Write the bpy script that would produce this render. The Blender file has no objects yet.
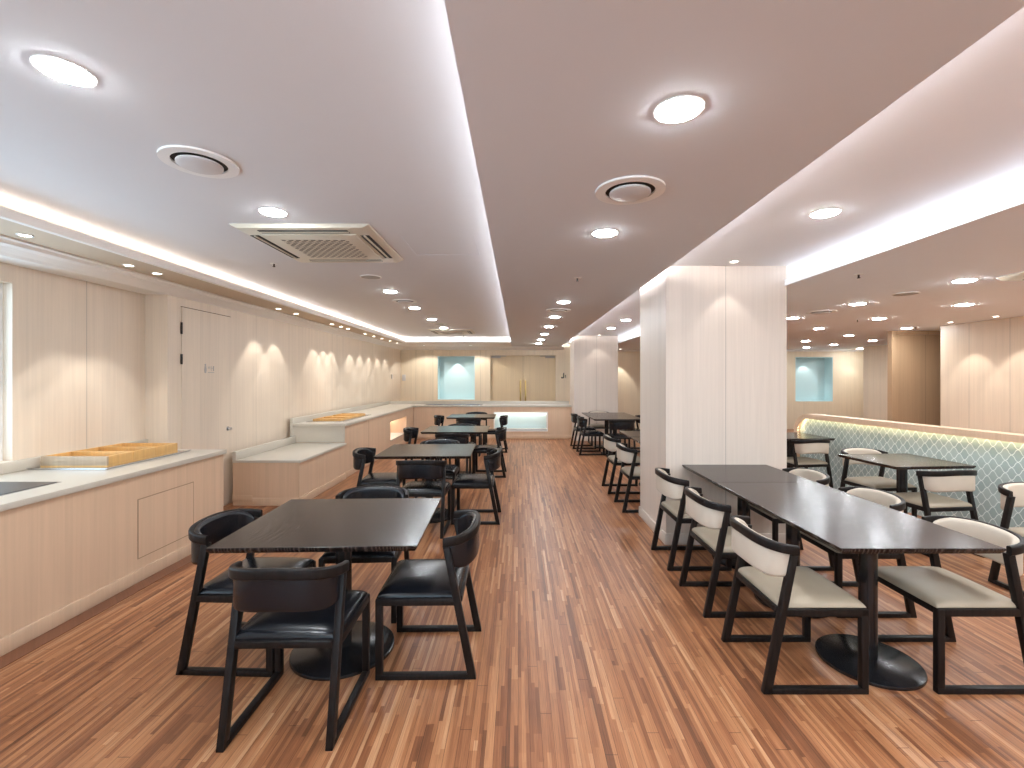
import bpy, bmesh, math, random
from mathutils import Vector
random.seed(7)
PI = math.pi
S = bpy.context.scene
COL = S.collection

# ------------------------------------------------------------------ camera, world, exposure
cam = bpy.data.cameras.new('camera'); camo = bpy.data.objects.new('camera', cam); COL.objects.link(camo)
camo.location = (0, 0, 1.5); camo.rotation_euler = (PI/2, 0, 0)
cam.sensor_fit = 'HORIZONTAL'; cam.sensor_width = 36; cam.lens = 463/1024*36
cam.shift_x = -6/1024; cam.shift_y = -6/1024
cam.clip_start = .02
S.camera = camo
S.view_settings.view_transform = 'Standard'; S.view_settings.look = 'None'
S.view_settings.gamma = 1; S.view_settings.use_curve_mapping = False
S.view_settings.exposure = 0.55
w = bpy.data.worlds.new('world'); S.world = w; w.use_nodes = True
w.node_tree.nodes['Background'].inputs[0].default_value = (.62, .82, 1, 1)
w.node_tree.nodes['Background'].inputs[1].default_value = 4
DOWN_E = 165      # emission of the round downlights
SPOT_W = 19       # watts of each wall washer
LED_E = 13.5        # emission of the cove strips
# unseen lamps continue the downlight rows; those at right added to brighten that ceiling
for x, z, ys in ((-1.55, 2.53, (.2, -1.2)), (.545, 2.4, (.2, -1.2)), (1.87, 2.5, (1.5, .1, -1.2)), (3.8, 2.3, (2.6, 1.3, 0, -1.3)), (5.03, 2.3, (3.95, 2.6, 1.3, 0, -1.3)), (6.2, 2.3, (3.9, 2.4, .9))):
    for y in ys:
        L = bpy.data.lights.new('unseen_downlight_lamp', 'AREA'); L.shape = 'DISK'; L.size = .16; L.energy = DOWN_E*.063; L.color = (.90, .96, 1)
        o = bpy.data.objects.new('unseen_downlight_lamp', L); o.location = (x, y, z); COL.objects.link(o)

# ------------------------------------------------------------------ materials
class NT:
    def __init__(s, name):
        s.m = bpy.data.materials.new(name); s.m.use_nodes = True; s.t = s.m.node_tree; s.n = s.t.nodes
        s.b = s.n['Principled BSDF']; s.L = s.t.links.new
        s.tc = s.n.new('ShaderNodeTexCoord').outputs['Object']
    def val(s, sock, v):
        if isinstance(v, bpy.types.NodeSocket): s.L(v, sock)
        else: sock.default_value = v
    def math(s, op, a, b=0.0, c=0.0):
        n = s.n.new('ShaderNodeMath'); n.operation = op
        s.val(n.inputs[0], a); s.val(n.inputs[1], b); s.val(n.inputs[2], c); return n.outputs[0]
    def xyz(s):
        n = s.n.new('ShaderNodeSeparateXYZ'); s.L(s.tc, n.inputs[0]); return n.outputs
    def comb(s, x=0.0, y=0.0, z=0.0):
        n = s.n.new('ShaderNodeCombineXYZ')
        for i, v in enumerate((x, y, z)): s.val(n.inputs[i], v)
        return n.outputs[0]
    def noise(s, vec, scale=1, detail=3, rough=.5, dist=0):
        n = s.n.new('ShaderNodeTexNoise'); s.L(vec, n.inputs['Vector']); n.inputs['Scale'].default_value = scale
        n.inputs['Detail'].default_value = detail; n.inputs['Roughness'].default_value = rough; n.inputs['Distortion'].default_value = dist
        return n.outputs['Fac']
    def white(s, vec):
        n = s.n.new('ShaderNodeTexWhiteNoise'); n.noise_dimensions = '3D'; s.L(vec, n.inputs['Vector']); return n.outputs['Value']
    def mix(s, f, a, b, mode='MIX'):
        n = s.n.new('ShaderNodeMix'); n.data_type = 'RGBA'; n.blend_type = mode
        s.val(n.inputs[0], f)
        for k, v in ((6, a), (7, b)):
            if isinstance(v, bpy.types.NodeSocket): s.L(v, n.inputs[k])
            else: n.inputs[k].default_value = (*v[:3], 1)
        return n.outputs[2]
    def ramp(s, f, stops):
        n = s.n.new('ShaderNodeValToRGB'); s.L(f, n.inputs[0]); e = n.color_ramp.elements
        while len(e) < len(stops): e.new(.5)
        for k, (p, c) in enumerate(stops): e[k].position = p; e[k].color = (*c, 1)
        return n.outputs[0]
    def bump(s, h, st=.2, d=.002):
        n = s.n.new('ShaderNodeBump'); n.inputs['Strength'].default_value = st; n.inputs['Distance'].default_value = d
        s.L(h, n.inputs['Height']); s.L(n.outputs[0], s.b.inputs['Normal'])
    def col(s, c): s.val(s.b.inputs['Base Color'], (*c, 1) if isinstance(c, tuple) else c); return s
    def p(s, **k):
        for a, v in k.items(): s.val(s.b.inputs[a.replace('_', ' ')], v)
        return s
    def coat(s, v, r=.1): s.b.inputs['Coat Weight'].default_value = v; s.b.inputs['Coat Roughness'].default_value = r

def plain(name, c, rough=.5, metal=0.0, speckle=.04, sc=40):
    t = NT(name); f = t.noise(t.tc, sc, 2)
    t.col(t.mix(f, tuple(x*(1-speckle) for x in c), tuple(min(1, x*(1+speckle)) for x in c)))
    t.p(Roughness=rough, Metallic=metal); return t.m

def emit(name, c, st):
    t = NT(name); t.col((.9, .9, .9)); t.b.inputs['Emission Color'].default_value = (*c, 1); t.b.inputs['Emission Strength'].default_value = st
    return t.m

def veneer(name, c, var=.07, rough=.42, seams=None, strip=.055):
    """pale vertical grained wood veneer; seams = (axis, positions) of panel joints"""
    t = NT(name); X, Y, Z = t.xyz()
    s_ = t.math('ADD', X, Y)
    v = t.comb(t.math('MULTIPLY', s_, 46.), 0.0, t.math('MULTIPLY', Z, 1.1))
    g = t.noise(v, 1, 4, .6)
    idx = t.math('FLOOR', t.math('DIVIDE', t.math('ADD', s_, t.math('MULTIPLY', t.noise(t.comb(t.math('MULTIPLY', s_, 7.)), 1, 1), .05)), strip))
    r = t.white(t.comb(idx, 3.3, 1.7))
    f = t.math('ADD', t.math('MULTIPLY', g, .8), t.math('MULTIPLY', r, .2))
    lo = tuple(x*(1-var) for x in c); hi = tuple(min(1, x*(1+var*.8)) for x in c)
    colr = t.ramp(f, [(.3, lo), (.72, hi)])
    if seams:
        ax = {'x': X, 'y': Y, 'z': Z}[seams[0]]; acc = None
        for q in seams[1]:
            d = t.math('LESS_THAN', t.math('ABSOLUTE', t.math('SUBTRACT', ax, float(q))), .0035)
            acc = d if acc is None else t.math('MAXIMUM', acc, d)
        colr = t.mix(t.math('MULTIPLY', acc, .5), colr, tuple(x*.25 for x in c))
    t.col(colr); t.p(Roughness=rough); return t.m

def floor_mat():
    """narrow strip parquet: planks of several thin strips of random length"""
    t = NT('strip_parquet'); X, Y, Z = t.xyz()
    W = .0165
    u = t.math('FLOOR', t.math('DIVIDE', X, W))
    ru = t.white(t.comb(u, 5.1, .3))
    Ln = t.math('ADD', .34, t.math('MULTIPLY', t.white(t.comb(u, 9.7, 2.1)), .5))
    v = t.math('FLOOR', t.math('DIVIDE', t.math('ADD', Y, t.math('MULTIPLY', ru, 7.3)), Ln))
    r = t.white(t.comb(u, v, 4.4))
    # neighbouring strips pair up into wider pieces
    u2 = t.math('FLOOR', t.math('DIVIDE', X, W*2))
    v2 = t.math('FLOOR', t.math('DIVIDE', t.math('ADD', Y, t.math('MULTIPLY', t.white(t.comb(u2, 1.1, 8.2)), 9.)), .9))
    r2 = t.white(t.comb(u2, v2, 7.7))
    f = t.math('ADD', t.math('MULTIPLY', r, .62), t.math('MULTIPLY', r2, .38))
    c = t.ramp(f, [(.04, (.135, .052, .024)), (.28, (.225, .086, .038)), (.52, (.300, .125, .055)), (.75, (.365, .165, .075)), (.96, (.45, .24, .125))])
    g = t.noise(t.comb(t.math('MULTIPLY', X, 240.), t.math('MULTIPLY', Y, 5.), u), 1, 4, .65)
    c = t.mix(.75, c, t.ramp(g, [(.28, (.28, .28, .28)), (.7, (.74, .74, .74))]), 'OVERLAY')
    # plank joints
    P = W*3
    fr = t.math('FRACT', t.math('DIVIDE', X, P))
    gap = t.math('LESS_THAN', fr, .035)
    pu = t.math('FLOOR', t.math('DIVIDE', X, P))
    fe = t.math('FRACT', t.math('DIVIDE', t.math('ADD', Y, t.math('MULTIPLY', t.white(t.comb(pu, .2, .9)), 1.8)), 1.8))
    gap = t.math('MAXIMUM', gap, t.math('LESS_THAN', fe, .0018))
    c = t.mix(t.math('MULTIPLY', gap, .7), c, (.045, .016, .010))
    t.col(c); t.p(Roughness=t.math('ADD', .30, t.math('MULTIPLY', g, .16)))
    t.b.inputs['Specular IOR Level'].default_value = .32
    t.bump(t.math('SUBTRACT', t.math('MULTIPLY', g, .3), gap), .12, .001)
    return t.m

def table_wood():
    t = NT('dark_ash'); X, Y, Z = t.xyz()
    wv = t.n.new('ShaderNodeTexWave'); wv.wave_type = 'BANDS'; wv.bands_direction = 'X'
    d = t.noise(t.comb(t.math('MULTIPLY', X, 3.2), t.math('MULTIPLY', Y, .9), 0.0), 1, 2, .5)
    t.L(t.comb(t.math('ADD', X, t.math('MULTIPLY', d, .55)), t.math('MULTIPLY', Y, .05)), wv.inputs['Vector'])
    wv.inputs['Scale'].default_value = 13; wv.inputs['Distortion'].default_value = 2.5; wv.inputs['Detail'].default_value = 2
    g = t.noise(t.comb(t.math('MULTIPLY', X, 160.), t.math('MULTIPLY', Y, 6.)), 1, 3, .6)
    f = t.math('ADD', t.math('MULTIPLY', wv.outputs['Fac'], .55), t.math('MULTIPLY', g, .45))
    t.col(t.ramp(f, [(.25, (.010, .007, .007)), (.62, (.024, .017, .015)), (.9, (.085, .062, .052))]))
    t.p(Roughness=.22); t.b.inputs['Specular IOR Level'].default_value = .22; t.bump(f, .12, .0008); return t.m

def dark_wood():
    t = NT('black_stained_wood'); X, Y, Z = t.xyz()
    g = t.noise(t.comb(t.math('MULTIPLY', X, 60.), t.math('MULTIPLY', Y, 60.), t.math('MULTIPLY', Z, 6.)), 1, 3)
    t.col(t.ramp(g, [(.3, (.006, .005, .005)), (.75, (.016, .012, .011))])); t.p(Roughness=.42); t.b.inputs['Specular IOR Level'].default_value = .2; return t.m

def leather(name, c, rough, coat=0):
    t = NT(name); v = t.n.new('ShaderNodeTexVoronoi'); v.inputs['Scale'].default_value = 380; t.L(t.tc, v.inputs['Vector'])
    n = t.noise(t.tc, 9, 2)
    t.col(t.mix(n, tuple(x*.9 for x in c), tuple(x*1.08 for x in c))); t.p(Roughness=rough)
    t.bump(t.math('ADD', t.math('MULTIPLY', v.outputs['Distance'], .15), n), .10, .002)
    if coat: t.coat(coat, .12); t.b.inputs['Specular IOR Level'].default_value = .35
    return t.m

def stone():
    t = NT('pale_quartz'); a = t.noise(t.tc, 260, 2); b = t.noise(t.tc, 5, 2)
    c = t.mix(a, (.50, .455, .385), (.60, .555, .48)); c = t.mix(t.math('MULTIPLY', b, .3), c, (.55, .505, .43))
    t.col(c); t.p(Roughness=.28); return t.m

def ogee_tile():
    """teal grey ogee lattice with pale raised lines (object x along, z up)"""
    t = NT('teal_ogee_tile'); X, Y, Z = t.xyz()
    Wd, H = .098, .114
    a = t.math('MULTIPLY', X, 2*PI/Wd); b = t.math('MULTIPLY', Z, 2*PI/H)
    # rotated lattice axes p, q ; each line wiggles into an ogee
    p_ = t.math('MULTIPLY', t.math('ADD', a, b), .5); q_ = t.math('MULTIPLY', t.math('SUBTRACT', a, b), .5)
    wig = -.16
    pp = t.math('ADD', p_, t.math('MULTIPLY', t.math('SINE', t.math('MULTIPLY', q_, 2.)), wig))
    qq = t.math('ADD', q_, t.math('MULTIPLY', t.math('SINE', t.math('MULTIPLY', p_, 2.)), wig))
    l1 = t.math('ABSOLUTE', t.math('SINE', pp)); l2 = t.math('ABSOLUTE', t.math('SINE', qq))
    d = t.math('MINIMUM', l1, l2)
    ln = t.math('LESS_THAN', d, .13)
    ci = t.white(t.comb(t.math('FLOOR', t.math('DIVIDE', pp, PI)), t.math('FLOOR', t.math('DIVIDE', qq, PI)), .5))
    cell = t.ramp(ci, [(0, (.34, .43, .425)), (1, (.42, .51, .50))])
    t.col(t.mix(ln, cell, (.72, .80, .77))); t.p(Roughness=t.math('ADD', .18, t.math('MULTIPLY', ln, .4)))
    t.bump(t.math('SUBTRACT', 1.0, ln), .3, .002); return t.m

WALL = (.74, .62, .495); CNT = (.64, .447, .305)
M = dict(
    floor=floor_mat(), table=table_wood(), frame=dark_wood(), stone=stone(), tile=ogee_tile(),
    black=leather('black_leather', (.006, .007, .010), .27, .08), beige=leather('beige_leather', (.35, .29, .215), .5),
    pad_beige=leather('cream_leather', (.54, .465, .38), .5),
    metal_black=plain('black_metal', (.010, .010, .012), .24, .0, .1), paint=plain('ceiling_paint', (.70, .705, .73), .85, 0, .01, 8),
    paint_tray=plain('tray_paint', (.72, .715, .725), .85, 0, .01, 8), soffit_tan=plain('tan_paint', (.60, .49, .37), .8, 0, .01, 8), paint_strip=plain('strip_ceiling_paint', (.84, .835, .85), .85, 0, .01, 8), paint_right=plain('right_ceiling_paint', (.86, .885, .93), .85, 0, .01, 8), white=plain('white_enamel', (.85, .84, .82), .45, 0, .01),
    cornice=plain('cornice_paint', (.84, .80, .76), .6, 0, .01), plate=plain('vent_plate', (.62, .60, .60), .5, 0, .01),
    ac=plain('ac_plastic', (.64, .58, .47), .5, 0, .01), dark=plain('dark_cavity', (.03, .028, .026), .8),
    grey=plain('grey_plastic', (.42, .40, .38), .6), steel=plain('brushed_steel', (.62, .63, .65), .25, 1.0, .05),
    brass=plain('brass', (.50, .34, .12), .3, 1.0, .05), soft_gap=plain('panel_gap_shadow', (.34, .23, .15), .9), seam=plain('joint_shadow_gap', (.16, .10, .06), .9),
    teal=plain('teal_paint', (.58, .76, .78), .6, 0, .015), hob=plain('hob_glass', (.03, .03, .034), .35),
    tray=veneer('honey_wood', (.66, .38, .13), .14, .45), tray_pale=veneer('pale_pine', (.45, .33, .22), .1, .5),
    floor_strip=veneer('dark_brown_strip', (.20, .075, .035), .2, .4),
    wall_left=veneer('veneer_left', WALL, seams=('y', (3.94, 6.1, 8.6, 11.0))),
    wall_back=veneer('veneer_back', (.80, .675, .50), seams=('x', (-3.0, -2.5, -1.1, 2.9, 5.2, 7.4))),
    wall_right=veneer('veneer_right', (.70, .555, .415), seams=('y', (1.5, 3.6, 5.0, 6.38, 6.96))),
    wall_inner=veneer('veneer_inner_shaded', (.52, .34, .20), seams=('x', (7.22,))),  # darker orange tone paints in the shade on this unlit wall
    pillar=veneer('veneer_pillar', (.64, .55, .475), seams=('x', (1.871,))),
    counter=veneer('counter_veneer', CNT), door=veneer('door_veneer', (.70, .55, .35)),
    led=emit('led_strip_light', (.98, .98, 1), LED_E), led_bright=emit('bright_led_strip_light', (.98, .98, 1), LED_E*2.2), led_soft=emit('soft_led_strip_light', (.98, .98, 1), LED_E*.30), led_cool=emit('cool_led_light', (1, 1, .97), 11), led_cubby=emit('cubby_led_light', (1, .95, .85), 30), led_warm=emit('warm_led_light', (1, .84, .50), 13),
    down=emit('downlight_diffuser', (.90, .96, 1), DOWN_E), spot=emit('spot_lens', (1, .93, .80), 14))
gl = NT('window_glass'); gl.col((.95, .98, 1)); gl.p(Roughness=0.0); gl.b.inputs['Transmission Weight'].default_value = 1; gl.b.inputs['IOR'].default_value = 1.02
M['glass'] = gl.m
def grille_mat():
    t = NT('ac_grille'); X, Y, Z = t.xyz()
    P = .034
    row = t.math('FLOOR', t.math('DIVIDE', Y, P))
    xx = t.math('ADD', t.math('DIVIDE', X, P*1.6), t.math('MULTIPLY', t.math('MODULO', row, 2.), .5))
    h = t.math('MULTIPLY', t.math('LESS_THAN', t.math('FRACT', xx), .62), t.math('LESS_THAN', t.math('FRACT', t.math('DIVIDE', Y, P)), .55))
    t.col(t.mix(h, (.62, .56, .45), (.06, .05, .045))); t.p(Roughness=.6); return t.m
M['grille'] = grille_mat()

# ------------------------------------------------------------------ mesh builder
class MB:
    def __init__(s): s.bm = bmesh.new()
    def poly(s, pts, a, b, axis):
        """prism: 2D outline pts extruded from a to b along axis ('x': pts are (y,z), 'y': (x,z), 'z': (x,y))"""
        def P(p, t): return {'x': (t, p[0], p[1]), 'y': (p[0], t, p[1]), 'z': (p[0], p[1], t)}[axis]
        A = [s.bm.verts.new(P(p, a)) for p in pts]; B = [s.bm.verts.new(P(p, b)) for p in pts]
        s.bm.faces.new(A); s.bm.faces.new(B[::-1]); n = len(pts)
        for i in range(n): s.bm.faces.new((A[i], B[i], B[(i+1) % n], A[(i+1) % n]))
        return s
    def box(s, x0, x1, y0, y1, z0, z1): return s.poly([(x0, y0), (x1, y0), (x1, y1), (x0, y1)], z0, z1, 'z')
    def lathe(s, cx, cy, prof, n=32):
        """prof: (radius, z) from bottom to top"""
        rings = []
        for r, z in prof:
            if r < 1e-6: rings.append([s.bm.verts.new((cx, cy, z))])
            else: rings.append([s.bm.verts.new((cx+r*math.cos(2*PI*k/n), cy+r*math.sin(2*PI*k/n), z)) for k in range(n)])
        for a, b in zip(rings, rings[1:]):
            for k in range(n):
                j = (k+1) % n
                f = [a[k % len(a)], a[j % len(a)], b[j % len(b)], b[k % len(b)]]
                f = list(dict.fromkeys(f))
                if len(f) > 2: s.bm.faces.new(f)
        if len(rings[0]) > 1: s.bm.faces.new(rings[0][::-1])
        if len(rings[-1]) > 1: s.bm.faces.new(rings[-1])
        return s
    def ring(s, cx, cy, r0, r1, z0, z1, n=32):
        q = []
        for r, z in ((r0, z0), (r1, z0), (r1, z1), (r0, z1)):
            q.append([s.bm.verts.new((cx+r*math.cos(2*PI*k/n), cy+r*math.sin(2*PI*k/n), z)) for k in range(n)])
        for a in range(4):
            A, B = q[a], q[(a+1) % 4]
            for k in range(n): s.bm.faces.new((A[k], A[(k+1) % n], B[(k+1) % n], B[k]))
        return s
    def sweep(s, path, prof):
        """path: list of (pos, side, up); prof: closed list of (a along side, b along up); capped"""
        R = []
        for pos, sd, up, k in path:
            R.append([s.bm.verts.new(Vector(pos)+Vector(sd)*a*k+Vector(up)*b*(k if k < 1 else 1)) for a, b in prof])
        n = len(prof)
        for A, B in zip(R, R[1:]):
            for i in range(n): s.bm.faces.new((A[i], A[(i+1) % n], B[(i+1) % n], B[i]))
        s.bm.faces.new(R[0][::-1]); s.bm.faces.new(R[-1]); return s
    def build(s, name, mat, parent=None, bevel=0, seg=2, smooth=False, origin=None, angle=.6):
        bm = s.bm; bmesh.ops.recalc_face_normals(bm, faces=bm.faces)
        if bevel:
            es = [e for e in bm.edges if len(e.link_faces) == 2 and e.calc_face_angle(0) > angle]
            bmesh.ops.bevel(bm, geom=es, offset=bevel, segments=seg, affect='EDGES', profile=.5, clamp_overlap=True)
            smooth = True
        off = Vector((0, 0, 0))
        if parent is not None and parent.get('_world'): off = Vector(parent.location)
        elif parent is not None and parent.parent is not None and parent.parent.get('_world'): off = Vector(parent.parent.location)
        elif parent is not None and parent.type == 'MESH' and parent.parent is None: off = Vector(parent.location)
        elif parent is None and origin == 'base':
            xs = [v.co for v in bm.verts]
            mn = Vector([min(v[i] for v in xs) for i in range(3)]); mx = Vector([max(v[i] for v in xs) for i in range(3)])
            off = Vector(((mn.x+mx.x)/2, (mn.y+mx.y)/2, mn.z))
        if off.length: bmesh.ops.translate(bm, verts=bm.verts, vec=-off)
        me = bpy.data.meshes.new(name); bm.to_mesh(me); bm.free(); me.materials.append(mat)
        if smooth:
            me.polygons.foreach_set('use_smooth', [True]*len(me.polygons))
            try: me.set_sharp_from_angle(angle=.7)
            except Exception: pass
        o = bpy.data.objects.new(name, me); COL.objects.link(o)
        if parent is not None: o.parent = parent
        elif origin == 'base': o.location = off
        return o

def tag(o, label, cat, group=None):
    o['label'] = label; o['category'] = cat
    if group: o['group'] = group
    return o
def thing(name, label, cat, loc=(0, 0, 0), group=None, world=True, rz=0):
    o = bpy.data.objects.new(name, None); COL.objects.link(o); o.location = loc; o.rotation_euler = (0, 0, rz)
    o.empty_display_size = .05
    if world: o['_world'] = 1
    return tag(o, label, cat, group)
def struct(name, mb, mat, parent=None, **k):
    o = mb.build(name, mat, parent, **k)
    if parent is None: o['kind'] = 'structure'
    return o
def dup(root, loc, rz, label, group=None):
    r = root.copy(); COL.objects.link(r); r.location = loc; r.rotation_euler = (0, 0, rz); r['label'] = label
    if group: r['group'] = group
    for ch in list(root.children):
        c = ch.copy(); COL.objects.link(c); c.parent = r
        for g in list(ch.children):
            d = g.copy(); COL.objects.link(d); d.parent = c
    return r

def wall_cells(mb, axis, a0, a1, z0, z1, t0, t1, holes):
    """solid slab from a0..a1 (along axis), thickness t0..t1, with rectangular through holes (a,b,z,z2)"""
    A = sorted({a0, a1, *[h[0] for h in holes], *[h[1] for h in holes]}); Zs = sorted({z0, z1, *[h[2] for h in holes], *[h[3] for h in holes]})
    for i in range(len(A)-1):
        for j in range(len(Zs)-1):
            ca, cz = (A[i]+A[i+1])/2, (Zs[j]+Zs[j+1])/2
            if any(h[0] < ca < h[1] and h[2] < cz < h[3] for h in holes): continue
            if axis == 'x': mb.box(A[i], A[i+1], t0, t1, Zs[j], Zs[j+1])
            else: mb.box(t0, t1, A[i], A[i+1], Zs[j], Zs[j+1])
    return mb

# ------------------------------------------------------------------ room shell
XL, XR0, YN, YB = -3.45, 10.6, -3.0, 13.6
struct('floor', MB().box(-4.2, XR0+.2, YN, YB+.6, -.12, 0), M['floor'])
struct('trim_1', MB().box(-2.775, -2.665, YN, 4.43, 0, .004), M['floor_strip'])  # dark brown strip on the floor along the first counter
# left wall: recessed bay beside the first counter (with the window), then the long wall
wl = MB(); wall_cells(wl, 'y', YN, 4.557, 0, 2.7, -3.95, -3.67, [(-1.2, 3.36, .90, 2.19)])
wl.box(-3.95, XL, 4.557, YB+.3, 0, 2.7)
struct('wall_left', wl, M['wall_left'])
wn = MB(); wall_cells(wn, 'y', -1.2, 3.36, .90, 2.19, -3.80, -3.74, [(-1.14, .30, .96, 2.13), (.36, 1.80, .96, 2.13), (1.86, 3.325, .93, 2.16)])
win = struct('window_1', wn, M['white'])
MB().box(-3.775, -3.768, -1.14, 3.325, .93, 2.16).build('pane', M['glass'], win)
wf = MB(); wall_cells(wf, 'x', -4.1, XR0+.2, -.1, 2.75, YN-.2, YN, [(-2.6, .9, .5, 2.25)])
struct('wall_front', wf, M['wall_back'])
wn = MB(); wall_cells(wn, 'x', -2.6, .9, .5, 2.25, YN-.14, YN-.06, [(-2.55+1.76*k, -.86+1.76*k, .55, 2.2) for k in range(2)])
win2 = struct('fill_window', wn, M['white'])  # unseen window added behind the camera to bring in fill daylight
MB().box(-2.55, .85, YN-.10, YN-.095, .55, 2.2).build('pane', M['glass'], win2)
# back wall with two niches and the double door recess
N1 = (-2.36, -1.27, .863, 2.14); DR = (-.82, 1.116, 0, 2.165); N2 = (8.15, 9.25, .81, 2.115)
wb = MB(); wall_cells(wb, 'x', XL-.1, XR0+.2, 0, 2.7, YB, YB+.12, [N1, DR, N2])
struct('wall_back', wb, M['wall_back'])
def niche(n, N, d):
    m = MB(); x0, x1, z0, z1 = N
    m.box(x0-.02, x1+.02, YB+d, YB+d+.03, z0-.02, z1+.02)
    for a, b in ((x0+.001, x0+.012), (x1-.012, x1-.001)): m.box(a, b, YB+.002, YB+d, z0+.001, z1-.001)
    m.box(x0+.012, x1-.012, YB+.002, YB+d, z0+.001, z0+.012); m.box(x0+.012, x1-.012, YB+.002, YB+d, z1-.012, z1-.001)
    o = struct('wall_niche_%s' % n, m, M['teal']); o.name = 'trim_%d' % (2 if n == 'a' else 3)
    return o
niche('a', N1, .33); niche('b', N2, .36)
# double door in its recess
dm = MB()
dm.box(-.82, .146, YB+.13, YB+.17, 0, 2.165); dm.box(.152, 1.116, YB+.13, YB+.17, 0, 2.165)
dd = struct('door_2', dm, M['door'])
MB().box(-.9, 1.2, YB+.18, YB+.22, 0, 2.3).build('door_backing', M['seam'], dd)  # backing added so sky light does not leak through the door gap
for x in (.075, .222):
    h = MB().box(x-.022, x+.022, YB+.075, YB+.095, .55, 1.43)
    for z in (.7, 1.3): h.box(x-.008, x+.008, YB+.095, YB+.13, z-.01, z+.01)
    h.build('pull_handle', M['brass'], dd, bevel=.004)
for s in (-1, 1):
    xx = .148+s*.80
    MB().box(xx-.14, xx+.14, YB+.05, YB+.13, 2.09, 2.15).box(xx-s*.14-.16, xx-s*.14+.16, YB+.02, YB+.05, 2.135, 2.155).build('door_closer', M['grey'], dd, bevel=.004)
# right side walls
struct('wall_right', MB().box(6.78, 7.4, YN, 7.43, 0, 2.45), M['wall_right'])
wi = MB().box(6.59, 8.4, 8.20, 8.26, 0, 2.45).box(6.59, 6.66, 8.16, 8.2, 0, 2.33).box(6.66, 8.4, 8.15, 8.2, 2.265, 2.33)
struct('wall_inner', wi, M['wall_inner'])
struct('wall_far', MB().box(9.25, XR0, 11.47, 12.4, 0, 2.45), M['wall_right'])
struct('wall_side', MB().box(XR0, XR0+.2, YN, YB+.1, 0, 2.7), M['wall_right'])
# pillars with a low plinth
def pillar(n, x0, x1, y0, y1):
    p = struct('pillar', MB().box(x0, x1, y0, y1, 0, 2.58), M['pillar']); p.name = 'wall_pillar_%s' % n
    MB().box(x0-.014, x1+.014, y0-.014, y1+.014, 0, .10).build('plinth', M['pillar'], p, bevel=.003)
pillar('near', 1.333, 2.42, 4.17, 5.05); pillar('far', 1.333, 2.38, 11.03, 11.85)

# ------------------------------------------------------------------ ceilings and coves
ZS, ZT, ZR, ZRT = 2.41, 2.55, 2.33, 2.51
YE = 11.87
struct('ceiling', MB().box(-3.9, XR0+.2, YN, YB+.2, 2.66, 2.75), M['paint'])
struct('ceiling_tray', MB().box(-3.15, -.02, YN, YE+.2, ZT, 2.64), M['paint_tray'])
cs = MB()
cs.box(-.178, 1.241, YN, YB, ZS, ZS+.035).box(.02, 1.04, YN, YB, ZS+.035, 2.64)                 # central beam, hollow lips for the coves
struct('ceiling_soffit', cs, M['paint'])
struct('ceiling_soffit_far', MB().box(XL-.2, -.178, YE, YB, ZS, ZS+.035).box(XL-.2, .02, YE+.20, YB, ZS+.035, 2.64), M['cornice'])
struct('ceiling_soffit_left', MB().box(-3.66, -2.935, YN, YE, ZS, ZS+.05).box(-3.66, -3.11, YN, YE+.2, ZS+.05, 2.64), M['soffit_tan'])
struct('trim_8', MB().box(-2.935, -2.894, YN, YE, ZS-.004, ZS+.055), M['cornice'])
struct('ceiling_strip', MB().box(1.04, 2.62, YN, YB, ZRT, 2.64), M['paint_strip'])
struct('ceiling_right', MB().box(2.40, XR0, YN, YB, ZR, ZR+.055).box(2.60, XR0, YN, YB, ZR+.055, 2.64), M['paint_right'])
# cornice along the left wall and the back wall
struct('trim_4', MB().poly([(-3.273, ZS), (-3.273, 2.398), (-3.30, 2.392), (-3.315, 2.372), (-3.36, 2.362), (-3.42, 2.338), (XL, 2.322), (-3.67, 2.322), (-3.67, ZS)], YN, 4.557, 'y')
       .poly([(-3.273, ZS), (-3.273, 2.398), (-3.30, 2.392), (-3.315, 2.372), (-3.36, 2.362), (-3.42, 2.338), (XL, 2.322), (XL, ZS)], 4.557, YB, 'y'), M['cornice'])
struct('trim_5', MB().poly([(YB-.16, ZS), (YB-.16, 2.40), (YB-.12, 2.375), (YB-.04, 2.34), (YB, 2.318), (YB, ZS)], XL, 1.333, 'x'), M['cornice'])
struct('trim_6', MB().box(2.4, XR0, YB-.02, YB, 2.28, ZR), M['cornice'])
# access hatch frame on the tray ceiling
hx0, hx1, hy0, hy1 = -.87, -.33, 3.42, 3.94
struct('trim_7', MB().box(hx0, hx1, hy1, hy1+.006, ZT-.003, ZT+.001).box(hx0, hx0+.006, hy0, hy1, ZT-.003, ZT+.001).box(hx1, hx1+.006, hy0, hy1, ZT-.003, ZT+.001), M['paint'])
# cove strips
def led(label, *b):
    m = MB().box(*b); tag(m.build('led_strip', M['led_soft' if 'right of the pillars' in label else 'led_bright' if 'central' in label else 'led'], origin='base'), label, 'light strip', 'cove light strips')
led('white light strip hidden in the cove on the left long side of the ceiling tray', -3.10, -3.075, YN, YE+.1, ZS+.051, ZS+.063)
led('white light strip hidden along the right long side of the ceiling tray', -.02, .005, YN, YE+.1, ZS+.036, ZS+.048)
led('white light strip hidden across the far end of the ceiling tray', -3.05, -.04, YE+.165, YE+.19, ZS+.036, ZS+.048)
led('white light strip hidden above the right edge of the central dropped ceiling', 1.045, 1.060, YN, YB-.05, ZS+.040, ZS+.092)
led('white light strip in the bright cove right of the pillars', 2.56, 2.585, YN, YB-.05, ZR+.056, ZR+.07)

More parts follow.
